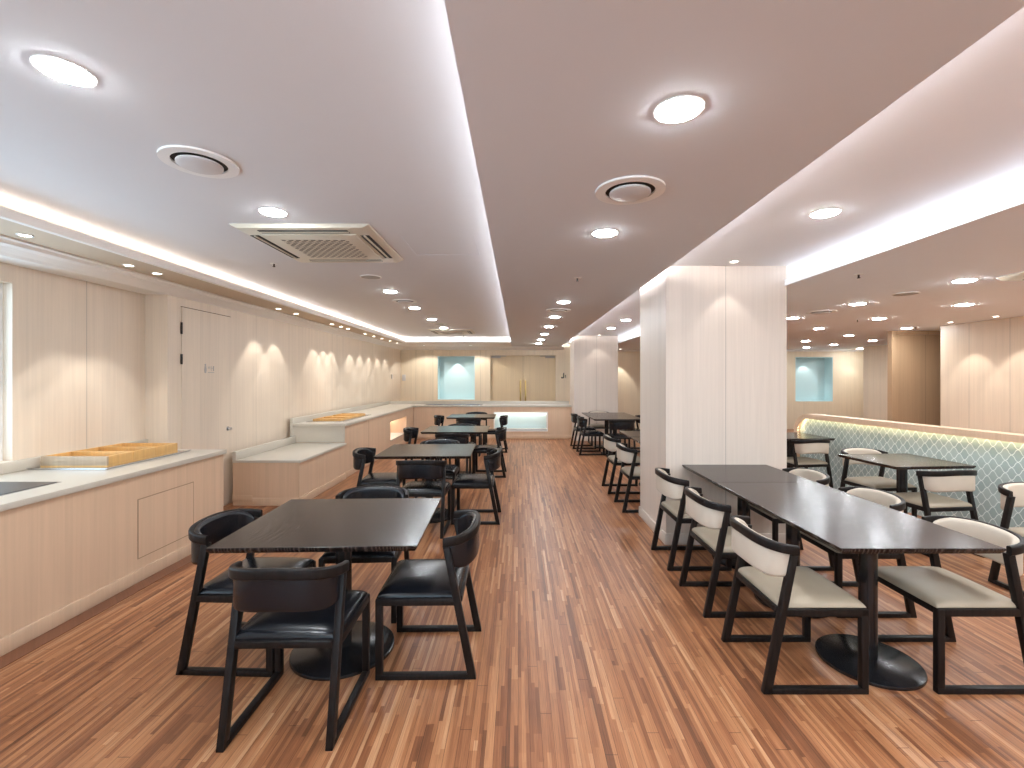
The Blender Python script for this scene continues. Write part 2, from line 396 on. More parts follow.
# ------------------------------------------------------------------ ceiling fixtures
def ordn(k): return ['nearest', 'second', 'third', 'fourth', 'fifth', 'sixth', 'seventh', 'eighth', 'ninth', 'tenth', 'eleventh', 'twelfth', 'thirteenth'][k]
PROTO = {}
def place(kind, maker, loc, label, cat, group):
    if kind not in PROTO:
        r = thing(kind, label, cat, loc, group, world=False); maker(r); PROTO[kind] = r
        return r
    return dup(PROTO[kind], loc, 0, label, group)
def mk_down(r):
    MB().ring(0, 0, .074, .083, -.004, .001, 40).build('trim_ring', M['white'], r, smooth=True)
    MB().lathe(0, 0, [(.0, -.014), (.04, -.0125), (.063, -.009), (.074, -.004), (.074, .001)], 40).build('diffuser', M['down'], r)
def mk_spot(r):
    MB().ring(0, 0, .030, .042, -.005, .001, 24).build('trim_ring', M['white'], r, smooth=True)
    MB().lathe(0, 0, [(.0, -.003), (.030, -.003), (.030, .001)], 24).build('lens', M['spot'], r)
def mk_vent(r):
    MB().ring(0, 0, .118, .165, -.010, .001, 48).build('outer_ring', M['white'], r, smooth=True)
    MB().lathe(0, 0, [(.0, -.001), (.12, -.001), (.12, .001)], 48).build('duct', M['dark'], r)
    MB().lathe(0, 0, [(.0, -.026), (.085, -.026), (.098, -.020), (.098, -.012), (.03, -.012), (.03, .0)], 48).build('centre_plate', M['plate'], r, smooth=True)
def mk_speaker(r):
    MB().ring(0, 0, .098, .108, -.006, .001, 40).build('rim', M['white'], r, smooth=True)
    MB().lathe(0, 0, [(.0, -.006), (.098, -.005), (.098, .001)], 40).build('grille', M['grey'], r)
def mk_sprinkler(r):
    MB().lathe(0, 0, [(.0, -.004), (.03, -.004), (.034, 0), (.034, .001)], 20).build('escutcheon', M['white'], r)
    MB().lathe(0, 0, [(.012, -.030), (.012, -.026), (.005, -.024), (.008, -.004)], 16).build('sprinkler_head', M['dark'], r)
def row(fmt, x, ys, z, grp):
    for k, y in enumerate(ys): place('downlight', mk_down, (x, y, z), fmt % ordn(k), 'ceiling light', grp)
row('round downlight in the left ceiling tray, %s in the row over the black chairs', -1.55, (1.584, 2.93, 5.62, 6.94, 8.31, 9.67), ZT, 'downlights in the ceiling tray')
row('round downlight in the central dropped ceiling, %s in the row above the aisle', .545, (1.569, 2.90, 5.54, 6.88, 8.18, 9.58, 10.94, 12.2), ZS, 'downlights in the central dropped ceiling')
row('round downlight in the raised ceiling strip over the pillars, %s in its row', 1.88, (2.834, 8.06, 9.35), ZRT, 'downlights in the raised ceiling strip')
row('round downlight over the tables right of the near pillar, %s in its row', 3.80, (3.94, 5.18, 6.40), ZR, 'downlights in the right ceiling')
row('round downlight over the low teal partition, %s in its row', 5.04, (5.23, 6.46, 7.76), ZR, 'downlights in the right ceiling')
row('round downlight behind the low teal partition towards the inner wall, %s in its row', 6.46, (7.69, 9.04, 10.4), ZR, 'downlights in the right ceiling')
row('round downlight in the far right corner of the ceiling, %s in its row', 7.85, (10.25, 11.5, 12.6), ZR, 'downlights in the right ceiling')
row('%s downlight at the far end of the right ceiling before the pale wall block', 9.6, (13.0,), ZR, 'downlights in the right ceiling')

def washer(loc, label, grp, aim=(0, 0, -1), W=SPOT_W, ang=67, col=(1, .97, .92)):
    place('wall_washer', mk_spot, loc, label, 'ceiling spotlight', grp)
    L = bpy.data.lights.new('wall_washer_lamp', 'SPOT'); L.energy = W; L.spot_size = math.radians(ang); L.spot_blend = .32; L.shadow_soft_size = .012; L.color = col
    o = bpy.data.objects.new('wall_washer_lamp', L); o.location = (loc[0], loc[1], loc[2]-.02)
    o.rotation_euler = Vector((-Vector(aim))).to_track_quat('Z', 'Y').to_euler(); COL.objects.link(o)
SX = -3.137
for k, px in enumerate((25, 128.75, 157, 278.5, 296, 332, 341, 348, 365, 374, 382, 390, 397)):
    washer((SX, -SX*463/(518-px), ZS), 'small spotlight in the left soffit washing the wood wall, %s from the camera' % ordn(k), 'spotlights along the left soffit', aim=(-.10, 0, -1))
washer((-2.62, 12.9, ZS), 'small spotlight in the left corner of the far soffit above the back counter', 'spotlights in the far soffit', W=26, ang=130, aim=(0, .15, -1))
washer((-1.32, 12.9, ZS), 'small spotlight in the far soffit in front of the teal niche', 'spotlights in the far soffit', W=30, ang=130, aim=(.1, .15, -1))
washer((1.873, 4.01, ZRT), 'small spotlight above the front face of the near pillar', 'pillar spotlights', W=5, ang=70)
washer((1.9, 10.82, ZRT), 'small spotlight above the front face of the far pillar', 'pillar spotlights', W=7, ang=76)
washer((6.42, 6.87, ZR), 'small spotlight washing the right wood wall, farther of two', 'spotlights by the right wall', W=18, aim=(.12, 0, -1))
washer((6.42, 6.22, ZR), 'small spotlight washing the right wood wall, nearer of two', 'spotlights by the right wall', W=18, aim=(.12, 0, -1))
washer((9.72, 13.3, ZR), 'small spotlight washing the back wall right of the far teal niche', 'spotlights by the back wall', W=12)
washer((2.95, 13.3, ZR), 'small spotlight washing the back wall behind the far pillar', 'spotlights by the back wall', W=40)
washer((-1.815, YB+.17, 2.135), 'small spotlight inside the top of the back wall teal niche left of the doors', 'niche spotlights', W=9, ang=84, col=(1, .99, .95))
washer((8.6, YB+.17, 2.11), 'small spotlight inside the top of the far right teal niche', 'niche spotlights', W=9, ang=84, col=(1, .99, .95))

place('round_vent', mk_vent, (-1.546, 2.25, ZT), 'round white air diffuser on the ceiling tray near the camera', 'air vent', 'round air vents')
place('round_vent', mk_vent, (-1.54, 6.31, ZT), 'round air diffuser on the ceiling tray beyond the large air conditioner', 'air vent', 'round air vents')
place('round_vent', mk_vent, (.542, 2.241, ZS), 'round air diffuser on the central dropped ceiling near the camera', 'air vent', 'round air vents')
place('round_vent', mk_vent, (.542, 6.2, ZS), 'round air diffuser on the central dropped ceiling far down the aisle', 'air vent', 'round air vents')
place('round_vent', mk_vent, (3.80, 5.8, ZR), 'round air diffuser on the right ceiling behind the near pillar', 'air vent', 'round air vents')
place('ceiling_speaker', mk_speaker, (-1.53, 4.81, ZT), 'flat round grey ceiling speaker beside the large air conditioner', 'speaker', 'ceiling speakers')
place('ceiling_speaker', mk_speaker, (-1.53, 8.97, ZT), 'flat round ceiling speaker far along the ceiling tray', 'speaker', 'ceiling speakers')
place('ceiling_speaker', mk_speaker, (3.82, 4.56, ZR), 'flat round grey ceiling speaker on the right ceiling', 'speaker', 'ceiling speakers')
for x, y, z, l in ((-2.24, 4.25, ZT, 'small sprinkler head beside the large air conditioner'), (.54, 4.21, ZS, 'small dark sprinkler head on the central dropped ceiling'),
                   (2.73, 3.71, ZR, 'small dark sprinkler head on the right ceiling beside the bright cove'), (4.84, 6.6, ZR, 'tiny sprinkler head on the right ceiling above the teal partition'),
                   (6.47, 7.53, ZR, 'tiny sprinkler head on the right ceiling near the inner wall'), (-1.34, 11.4, ZT, 'tiny sprinkler head on the ceiling tray beyond the far air conditioner')):
    place('sprinkler', mk_sprinkler, (x, y, z), l, 'sprinkler', 'ceiling sprinklers')

def mk_ac(r):
    h = .475
    MB().poly([(-h, -.008), (-h+.05, -.030), (h-.05, -.030), (h, -.008), (h, .001), (-h, .001)], -h, h, 'y').build('panel', M['ac'], r, bevel=.004)
    g = .30
    MB().box(-g-.04, g+.04, -g-.04, g+.04, -.040, -.028).build('intake_frame', M['ac'], r, bevel=.006)
    MB().box(-g+.06, g-.06, -g+.05, g-.05, -.0425, -.039).build('intake_grille', M['grille'], r)
    for s in (-1, 1):
        for ax in (0, 1):
            a = MB(); b = MB(); q0, q1 = sorted((s*.362, s*.425)); v0, v1 = sorted((s*.385, s*.400))
            if ax: a.box(q0, q1, -.31, .31, -.0325, -.028); b.box(v0, v1, -.31, .31, -.037, -.030)
            else: a.box(-.31, .31, q0, q1, -.0325, -.028); b.box(-.31, .31, v0, v1, -.037, -.030)
            sl = a.build('air_slot', M['dark'], r); b.build('vane', M['ac'], sl)
place('air_conditioner', mk_ac, (-1.49, 3.62, ZT), 'large square beige ceiling cassette air conditioner over the left tables', 'air conditioner', 'ceiling air conditioners')
place('air_conditioner', mk_ac, (-1.47, 10.4, ZT), 'square ceiling cassette air conditioner at the far end of the tray', 'air conditioner', 'ceiling air conditioners')
place('air_conditioner', mk_ac, (4.42, 3.35, ZR), 'square ceiling cassette air conditioner cut by the right edge of the picture', 'air conditioner', 'ceiling air conditioners')

# ------------------------------------------------------------------ left wall door and small wall fittings
D0, D1, DT = 4.74, 5.546, 2.228
d1 = struct('door_1', MB().box(XL, XL+.006, D0, D1, .03, DT), M['wall_left'])
MB().box(XL, XL+.0065, D0-.004, D1+.004, DT, DT+.007).build('door_gap', M['seam'], d1)
for z0, z1 in ((1.95, 2.07), (1.64, 1.745), (.35, .46)): MB().box(XL+.004, XL+.014, D0-.014, D0+.008, z0, z1).build('hinge', M['dark'], d1, bevel=.002)
hd = MB()
def disc_x(m, x0, x1, cy, cz, r, n=24): return m.poly([(cy+r*math.cos(2*PI*i/n), cz+r*math.sin(2*PI*i/n)) for i in range(n)], x0, x1, 'x')
disc_x(hd, XL+.006, XL+.016, 5.49, .90, .028); disc_x(hd, XL+.016, XL+.03, 5.49, .90, .012); disc_x(hd, XL+.03, XL+.05, 5.49, .90, .020)
hd.build('door_knob', M['steel'], d1, bevel=.004)
sg = MB(); yy, zz = 5.10, 1.60                                    # man pictogram, short lettering and a rule under it
disc_x(sg, XL+.006, XL+.009, yy, zz+.045, .011, 16)
sg.poly([(yy-.010, zz+.032), (yy+.010, zz+.032), (yy+.018, zz-.01), (yy+.008, zz-.045), (yy-.010, zz-.045), (yy-.018, zz-.01)], XL+.006, XL+.009, 'x')
sg.build('door_pictogram', M['grey'], d1)
sg = MB()
for q0, q1, r0, r1 in ((.045, .075, .02, .026), (.045, .050, .0, .026), (.070, .075, .0, .026), (.094, .099, -.02, .034), (.099, .108, .004, .010), (.128, .134, -.02, .034), (.138, .143, -.02, .034), (.118, .128, .008, .014), (.045, .145, -.042, -.035)):
    sg.box(XL+.006, XL+.008, yy+q0, yy+q1, zz+r0, zz+r1)
sg.build('door_lettering', M['grey'], d1)
# the dark J shaped mark and its small neighbour on the back wall right of the double door
js = MB(); jx, jz = 1.40, 1.52
for q in ((jx+.045, jx+.075, jz, jz+.13), (jx-.005, jx+.05, jz-.03, jz), (jx+.03, jx+.068, jz-.022, jz+.01), (jx-.012, jx+.012, jz-.022, jz+.012), (jx+.105, jx+.125, jz-.02, jz+.07)):
    js.box(q[0]-.12, q[1]-.12, YB-.008, YB, q[2], q[3])
tag(js.build('wall_letter', M['metal_black'], origin='base'), 'small dark letter J mark on the back wall right of the double doors', 'sign')
tag(MB().box(XL, XL+.012, 12.62, 12.70, 1.48, 1.60).build('light_switch', M['plate'], origin='base', bevel=.003), 'small switch plate high on the left wall near the far corner', 'switch')
tag(MB().box(-3.40, -3.30, YB-.01, YB, 1.42, 1.60).build('switch_panel', M['plate'], origin='base', bevel=.003), 'narrow switch panel on the back wall in the left corner', 'switch')

# ------------------------------------------------------------------ counters
SK = .092
# first counter on the left
c1 = thing('serving_counter', 'long light wood serving counter along the left wall nearest the camera', 'counter', (-3.2, .7, 0))
MB().box(-3.668, -2.80, YN+.02, 4.40, 0, .782).build('body', M['counter'], c1)
MB().box(-2.80, -2.780, YN+.02, 4.40, 0, SK).build('skirting', M['counter'], c1, bevel=.004)
pn = MB().box(-2.80, -2.795, 3.413, 3.985, .172, .600).build('access_panel', M['counter'], c1)
MB().box(-2.7995, -2.7965, 3.405, 3.993, .600, .607).box(-2.7995, -2.7965, 3.405, 3.993, .165, .172).box(-2.7995, -2.7965, 3.405, 3.413, .172, .6).box(-2.7995, -2.7965, 3.985, 3.993, .172, .6).build('panel_gap', M['soft_gap'], c1)
w1 = thing('worktop', 'pale stone worktop on the near left serving counter under the wooden trays', 'worktop', (-3.2, .7, .782))
MB().box(-3.668, -2.775, YN+.02, 4.415, .782, .82).build('slab', M['stone'], w1, bevel=.003)
MB().box(-3.668, -3.635, YN+.02, 4.55, .8205, .90).build('upstand', M['stone'], w1, bevel=.003)
hb = thing('induction_hob', 'flat black glass hob set in the worktop beside the window', 'hob', (-3.22, 2.5, .82))
MB().box(-3.47, -2.975, 2.0, 3.02, .8205, .8235).build('steel_rim', M['steel'], hb)
MB().box(-3.455, -2.99, 2.015, 3.005, .8225, .826).build('glass_top', M['hob'], hb)
pl = thing('steel_plate', 'flat steel warming plate under the three wooden trays on the near counter', 'plate', (-3.33, 3.86, .82))
MB().box(-3.625, -3.045, 3.42, 4.30, .8205, .829).build('plate', M['steel'], pl, bevel=.003)
MB().box(-3.05, -3.035, 3.42, 4.30, .829, .835).box(-3.63, -3.045, 3.418, 3.428, .829, .835).build('lip', M['steel'], pl)
def wooden_tray(x0, x1, y0, y1, z, h, label, grp, pale=True):
    t = thing('wooden_tray', label, 'tray', ((x0+x1)/2, (y0+y1)/2, z), grp); b = .016
    MB().box(x0, x1, y0, y1, z, z+.012).build('base', M['tray'], t)
    eb = MB().box(x0, x1, y0, y0+b, z+.012, z+h).build('end_board', M['tray_pale'] if pale else M['tray'], t, bevel=.002)
    if pale: eb['label'] = 'pale greyish front board'
    MB().box(x0, x1, y1-b, y1, z+.012, z+h).build('end_board', M['tray'], t, bevel=.002)
    MB().box(x0, x0+b, y0+b, y1-b, z+.012, z+h).build('side_board', M['tray'], t, bevel=.002)
    MB().box(x1-b, x1, y0+b, y1-b, z+.012, z+h).build('side_board', M['tray'], t, bevel=.002)
for k, (a, nm) in enumerate(((3.475, 'with the pale front board, nearest the hob'), (3.717, 'in the middle of the three'), (3.959, 'farthest from the hob'))):
    wooden_tray(-3.585, -3.085, a, a+.238, .8295, .082, 'open wooden tray on the near counter, %s' % nm, 'wooden trays on the near counter', k == 0)

# low bench counter and the tall counter behind it
c2 = thing('low_counter', 'low light wood bench counter with stone top right of the flush door', 'counter', (-2.95, 6.15, 0))
MB().box(-3.35, -2.572, 5.44, 6.885, 0, .505).build('body', M['counter'], c2)
MB().box(-2.572, -2.552, 5.43, 6.885, 0, SK).box(-3.12, -2.572, 5.424, 5.44, 0, SK).box(-3.35, -3.12, 5.43, 5.44, .055, .125).build('skirting', M['counter'], c2, bevel=.004)
w2 = thing('low_worktop', 'pale stone top of the low bench counter, stepping down from the tall counter', 'worktop', (-2.95, 6.15, .505))
MB().box(-3.35, -2.550, 5.425, 6.885, .505, .535).build('slab', M['stone'], w2, bevel=.003)
MB().box(-3.35, -3.305, 5.425, 6.885, .5355, .635).build('upstand', M['stone'], w2, bevel=.003)
YC0 = 6.89
c3 = thing('long_counter', 'tall light wood counter along the far left wall with a lit cubby', 'counter', (-2.95, 9.3, 0))
O1 = (9.40, 10.75, .21, .61)
bd = MB(); wall_cells(bd, 'y', YC0+.03, 11.448, 0, .782, -2.99, -2.59, [O1]); bd.box(-3.35, -2.99, YC0+.03, 12.05, 0, .782); bd.box(-2.99, -2.59, 11.448, 12.05, 0, .782)
bd.build('body', M['counter'], c3)
MB().box(-3.35, -2.585, YC0, YC0+.03, .54, .782).build('stone_end', M['stone'], c3)
MB().box(-2.59, -2.576, YC0+.03, 11.44, 0, SK).build('skirting', M['counter'], c3, bevel=.004)
MB().box(-2.592, -2.5885, 8.03, 8.037, SK, .78).build('panel_gap', M['soft_gap'], c3)
MB().box(-2.988, -2.60, O1[0]+.005, O1[1]-.005, O1[2], O1[2]+.02).build('cubby_shelf', M['grey'], c3)
MB().box(-2.98, -2.955, O1[0]+.03, O1[1]-.03, O1[3]-.015, O1[3]-.003).build('cubby_light', M['led_cubby'], c3)
w3 = thing('long_worktop', 'pale stone worktop on the tall far left counter under the slatted trays', 'worktop', (-2.95, 9.3, .782))
MB().box(-3.35, -2.565, YC0-.01, 12.06, .782, .82).build('slab', M['stone'], w3, bevel=.003)
MB().box(-3.39, -3.345, YC0-.01, 12.05, .82, .90).box(-3.39, -3.35, YC0-.01, YC0+.06, .5355, .82).build('upstand', M['stone'], w3, bevel=.003)
pl2 = thing('steel_tray', 'flat steel plate under the low wooden trays on the tall far left counter', 'plate', (-2.98, 7.8, .82))
MB().box(-3.27, -2.70, 7.14, 8.52, .8205, .828).build('plate', M['steel'], pl2, bevel=.003)
for k, nm in enumerate(('nearest', 'middle', 'farthest')):
    a = 7.24+k*.39
    wooden_tray(-3.21, -2.77, a, a+.385, .8285, .030, 'low wooden tray on the tall far left counter, %s of three' % nm, 'wooden trays on the far counter', False)

# back counter with the long lit recess
c4 = thing('back_counter', 'light wood counter across the far end with a long lit recess', 'counter', (-.6, 11.75, 0))
R = (-.58, .715, .20, .64)
bd = MB(); wall_cells(bd, 'x', -2.585, 1.328, 0, .782, 11.45, 11.60, [R]); bd.box(-2.585, 1.328, 11.75, 12.05, 0, .782)
bd.box(-2.585, R[0]-.03, 11.60, 11.75, 0, .782).box(R[1]+.03, 1.328, 11.60, 11.75, 0, .782)
bd.build('body', M['counter'], c4)
MB().box(-2.57, 1.31, 11.434, 11.45, 0, SK).build('skirting', M['counter'], c4, bevel=.004)
MB().box(R[0]-.03, R[1]+.03, 11.735, 11.75, R[2]-.03, R[3]+.08).build('recess_back', M['teal'], c4)
f = MB(); wall_cells(f, 'x', R[0]-.02, R[1]+.02, R[2]-.02, R[3]+.02, 11.442, 11.45, [R]); f.build('recess_frame', M['white'], c4)
MB().box(R[0]-.028, R[1]+.028, 11.602, 11.735, R[2]-.02, R[2]+.03).box(R[0], R[1], 11.452, 11.602, R[2], R[2]+.03).build('recess_shelf', M['grey'], c4)
MB().box(R[0]-.025, R[1]+.025, 11.61, 11.64, R[3]+.02, R[3]+.035).build('recess_light', M['led_cool'], c4)
w4 = thing('back_worktop', 'pale stone worktop across the far end in front of the double doors', 'worktop', (-.6, 11.75, .782))
MB().box(-2.560, 1.33, 11.43, 12.06, .782, .82).build('slab', M['stone'], w4, bevel=.003)
MB().box(-3.34, 1.33, 12.065, 12.105, .6, .90).build('upstand', M['stone'], w4, bevel=.003)
hb2 = thing('counter_hob', 'flat dark hob on the back counter below the teal niche', 'hob', (-1.7, 11.7, .82))
MB().box(-2.35, -.90, 11.52, 11.98, .8205, .826).build('steel_rim', M['steel'], hb2)
for a in (-2.3, -1.83, -1.36): MB().box(a, a+.40, 11.55, 11.95, .826, .829).build('glass_top', M['hob'], hb2)

# ------------------------------------------------------------------ teal partition on the right
ang = math.atan2(.990, -.138)
pt = thing('low_partition', 'low partition with curved wood cap and teal ogee tiles on the right', 'partition', (4.07, 6.83, 0), world=False, rz=ang+PI)
# local: x runs from the far end towards the camera, y towards the far (right) side or the room side
LN, PH, TH, RR = 5.6, .99, .043, .26
def arch(o, n=14):
    r = RR-o
    return [(o, 0)]+[(RR-r*math.cos(PI/2*k/n), PH-RR+r*math.sin(PI/2*k/n)) for k in range(n+1)]
outer = arch(0)+[(LN, PH)]; inner = arch(TH)+[(LN, PH-TH)]
sgn = 1   # +1: local +y faces away from the room (set so that tiles face the camera side)
m = MB()
m.poly(outer+[(LN, 0)], .075*sgn, .17*sgn, 'y'); m.build('back_panel', M['counter'], pt)
m = MB()
ring = outer+inner[::-1]
bm = m.bm
A = [[bm.verts.new((p[0], y*sgn, p[1])) for p in outer] for y in (0.0, .075)]; B = [[bm.verts.new((p[0], y*sgn, p[1])) for p in inner] for y in (0.0, .075)]
for k in range(len(outer)-1):
    bm.faces.new((A[0][k], A[0][k+1], B[0][k+1], B[0][k])); bm.faces.new((A[1][k], B[1][k], B[1][k+1], A[1][k+1]))
    bm.faces.new((A[0][k], A[1][k], A[1][k+1], A[0][k+1])); bm.faces.new((B[0][k], B[0][k+1], B[1][k+1], B[1][k]))
for k in (0, len(outer)-1): bm.faces.new((A[0][k], B[0][k], B[1][k], A[1][k]))
lipo = arch(TH+.024)+[(LN, PH-TH-.024)]
C = [[bm.verts.new((p[0], y, p[1])) for p in inner] for y in (0.0, .010)]; D = [[bm.verts.new((p[0], y, p[1])) for p in lipo] for y in (0.0, .010)]
for k in range(len(inner)-1):
    bm.faces.new((C[0][k], C[0][k+1], D[0][k+1], D[0][k])); bm.faces.new((C[1][k], D[1][k], D[1][k+1], C[1][k+1])); bm.faces.new((D[0][k], D[0][k+1], D[1][k+1], D[1][k]))
for k in (0, len(inner)-1): bm.faces.new((C[0][k], D[0][k], D[1][k], C[1][k]))
m.build('wood_cap', M['counter'], pt)
MB().poly(inner+[(LN, 0)], .062*sgn, .076*sgn, 'y').build('tile_panel', M['tile'], pt)
m = MB(); i2 = arch(TH+.0005)[1:]+[(LN, PH-TH-.0005)]; i3 = arch(TH+.002)[1:]+[(LN, PH-TH-.002)]
bm = m.bm
A = [[bm.verts.new((p[0], y*sgn, p[1])) for p in i2] for y in (.013, .030)]; B = [[bm.verts.new((p[0], y*sgn, p[1])) for p in i3] for y in (.013, .030)]
for k in range(len(i2)-1):
    bm.faces.new((A[0][k], A[0][k+1], B[0][k+1], B[0][k])); bm.faces.new((A[1][k], B[1][k], B[1][k+1], A[1][k+1])); bm.faces.new((B[0][k], B[0][k+1], B[1][k+1], B[1][k])); bm.faces.new((A[0][k], A[1][k], A[1][k+1], A[0][k+1]))
for k in (0, len(i2)-1): bm.faces.new((A[0][k], B[0][k], B[1][k], A[1][k]))
m.build('light_strip', M['led_warm'], pt)

# ------------------------------------------------------------------ tables
def mk_table(name, label, w_, l_, poles, br, loc, rz, group):
    """w_ along local x, l_ along local y, poles: local y positions"""
    t = thing(name, label, 'table', loc, group, world=False, rz=rz)
    H = .7215
    top = MB(); prof = 0
    a, b = w_/2, l_/2
    bm = top.bm; R = []
    for z, i in ((H-.028, .014), (H-.012, .0015), (H-.002, .0), (H, .002)):
        R.append([bm.verts.new(p) for p in ((-a+i, -b+i, z), (a-i, -b+i, z), (a-i, b-i, z), (-a+i, b-i, z))])
    bm.faces.new(R[0][::-1]); bm.faces.new(R[-1])
    for P, Q in zip(R, R[1:]):
        for k in range(4): bm.faces.new((P[k], P[(k+1) % 4], Q[(k+1) % 4], Q[k]))
    top.build('tabletop', M['table'], t)
    for py in poles:
        MB().lathe(0, py, [(br, .001), (br+.002, .008), (br, .017), (br-.010, .022), (.07, .026), (.048, .032)], 56).build('base', M['metal_black'], t, smooth=True)
        MB().lathe(0, py, [(.042, .030), (.042, H-.04), (.05, H-.034)], 32).build('pole', M['metal_black'], t, smooth=True)
        MB().box(-.19, .19, py-.03, py+.03, H-.036, H-.0275).box(-.03, .03, py-.16, py+.16, H-.036, H-.0275).build('mounting_plate', M['metal_black'], t)
    return t
LROW = [(-.963, 2.56), (-.965, 5.03), (-.93, 7.10), (-.94, 9.55)]
LN_ = ['nearest', 'second', 'third', 'farthest']
LT = None
for k, (x, y) in enumerate(LROW):
    lab = 'square dark wood pedestal table with black chairs, %s in the left row' % LN_[k]
    if LT is None: LT = mk_table('dining_table', lab, .96, .86, [0], .27, (x, y, 0), math.radians(2.0), 'black tables of the left row')
    else: dup(LT, (x, y, 0), math.radians((1.6, .8, .5)[k-1]), lab)
mk_table('double_table', 'long dark table on two round pedestals at front right among beige chairs', .755, 1.345, [-.335, .335], .235, (1.852, 2.785, 0), 0, None)
BT = mk_table('cafe_table', 'small dark table pushed against the front of the near pillar', .755, .70, [0], .235, (1.852, 3.812, 0), 0, None)
ST = mk_table('square_table', 'small dark square table beside the teal partition, nearer of two', .755, .68, [0], .17, (3.665, 4.42, 0), math.radians(4), 'small dark square tables')
dup(ST, (3.69, 6.28, 0), math.radians(4), 'small dark square table at the far curved end of the teal partition')
dup(ST, (1.86, 6.47, 0), 0, 'small dark table behind the near pillar with beige chairs on its left')
dup(ST, (1.86, 5.76, 0), 0, 'small dark table close behind the near pillar, mostly hidden by it')
dup(LT, (1.915, 9.155, 0), 0, 'square dark table before the far pillar, nearer of the joined pair', 'dark tables by the far pillar')
dup(LT, (1.915, 10.02, 0), 0, 'square dark table before the far pillar, farther of the joined pair', 'dark tables by the far pillar')

# ------------------------------------------------------------------ chairs
def crest_path(a, D, y0, n=28, lim=1.0, e=2.7):
    out = []
    for k in range(n+1):
        th = (-1+2*k/n)*PI/2*lim
        s, c = math.sin(th), math.cos(th)
        out.append(((1 if s >= 0 else -1)*a*abs(s)**(2/e), y0-D*abs(c)**(2/e)))
    # resample evenly
    L = [0]
    for p, q in zip(out, out[1:]): L.append(L[-1]+math.dist(p, q))
    res = []
    for k in range(n+1):
        d = L[-1]*k/n; i = max(j for j in range(len(L)) if L[j] <= d+1e-9); i = min(i, n-1)
        f = (d-L[i])/max(1e-9, L[i+1]-L[i]); res.append((out[i][0]+(out[i+1][0]-out[i][0])*f, out[i][1]+(out[i+1][1]-out[i][1])*f))
    return res
def rrect(w, h, r, n=3):
    P = []
    for cx, cy, a0 in ((w/2-r, h/2-r, 0), (-w/2+r, h/2-r, PI/2), (-w/2+r, -h/2+r, PI), (w/2-r, -h/2+r, 3*PI/2)):
        for k in range(n+1): a = a0+PI/2*k/n; P.append((cx+r*math.cos(a), cy+r*math.sin(a)))
    return P
def frames(path, z, dz=None, taper=None):
    F = []; n = len(path)
    for k, p in enumerate(path):
        q0 = path[max(0, k-1)]; q1 = path[min(n-1, k+1)]
        t = Vector((q1[0]-q0[0], q1[1]-q0[1], 0)).normalized(); sd = Vector((t.y, -t.x, 0))
        zz = z+(dz(k/(n-1)) if dz else 0)
        F.append(((p[0], p[1], zz), sd, (0, 0, 1), taper(k/(n-1)) if taper else 1))
    return F
def mk_chair(name, seat_m, pad_m, label, loc, rz, group):
    t = thing(name, label, 'chair', loc, group, world=False, rz=rz)
    HL, W0, W1 = .25, .202, .233
    # seat cushion: crowned rounded slab
    m = MB(); bm = m.bm; N = 14; G = {}
    x0, x1, ya, yb = -.222, .222, -.165, .246
    def top(u, v):
        e = (1-abs(u)**10)*(1-abs(v)**10)
        return .408+.030*max(0, e)**.5+.010*(1-u*u)*(1-v*v)
    us = [-1, -.985, -.95, -.87, -.7, -.45, -.2, 0, .2, .45, .7, .87, .95, .985, 1]
    for i, u in enumerate(us):
        for j, v in enumerate(us):
            G[i, j] = bm.verts.new(((x0+x1)/2+u*(x1-x0)/2, (ya+yb)/2+v*(yb-ya)/2, top(u, v)))
    n = len(us)
    for i in range(n-1):
        for j in range(n-1): bm.faces.new((G[i, j], G[i+1, j], G[i+1, j+1], G[i, j+1]))
    bot = [bm.verts.new((G[i, j].co.x*.99, G[i, j].co.y, .404)) for i, j in ((0, 0), (n-1, 0), (n-1, n-1), (0, n-1))]
    per = [[G[i, 0] for i in range(n)], [G[n-1, j] for j in range(n)], [G[i, n-1] for i in range(n-1, -1, -1)], [G[0, j] for j in range(n-1, -1, -1)]]
    for k in range(4): bm.faces.new(per[k]+[bot[(k+1) % 4], bot[k]])
    bm.faces.new(bot)
    st = m.build('seat', seat_m, t, smooth=True); st['label'] = 'beige leather seat' if seat_m is M['beige'] else 'glossy black leather seat'
    fr = MB()
    for s in (-1, 1):
        a, b = sorted((s*W0, s*W1)); fr.box(a, b, -.150, HL-.001, .368, .4045)
    fr.box(-W0, W0, HL-.036, HL-.002, .372, .4035).box(-W0, W0, -.178, -.148, .372, .4035)
    fr.build('seat_frame', M['frame'], t, bevel=.004)
    for s in (-1, 1):
        a, b = sorted((s*W0, s*W1))
        MB().poly([(HL-.034, .027), (HL, .027), (HL, .3975), (HL-.006, .4040), (HL-.034, .4040)], a, b, 'x').build('leg', M['frame'], t, bevel=.003)
        MB().poly([(-HL, .0), (-HL+.040, .0), (-.082, .665), (-.116, .665)], a, b, 'x').build('leg', M['frame'], t, bevel=.003)
        MB().box(a, b, -HL+.02, HL, .0, .028).build('floor_rail', M['frame'], t, bevel=.003)
    p = crest_path(.232, .158, -.085)
    m = MB().sweep(frames(p, .681, dz=lambda f: .030*math.sin(PI*f)), rrect(.024, .046, .008)); m.build('crest_rail', M['frame'], t, smooth=True)
    q = crest_path(.207, .139, -.090, n=26, lim=.95)
    m = MB().sweep(frames(q, .617, dz=lambda f: .025*math.sin(PI*f), taper=lambda f: .55+.45*min(1, min(f, 1-f)*7)**.5), rrect(.040, .176, .019, 4)); bp = m.build('back_pad', pad_m, t, smooth=True); bp['label'] = 'cream leather back pad' if seat_m is M['beige'] else 'black leather back pad'
    return t
B0 = E0 = None
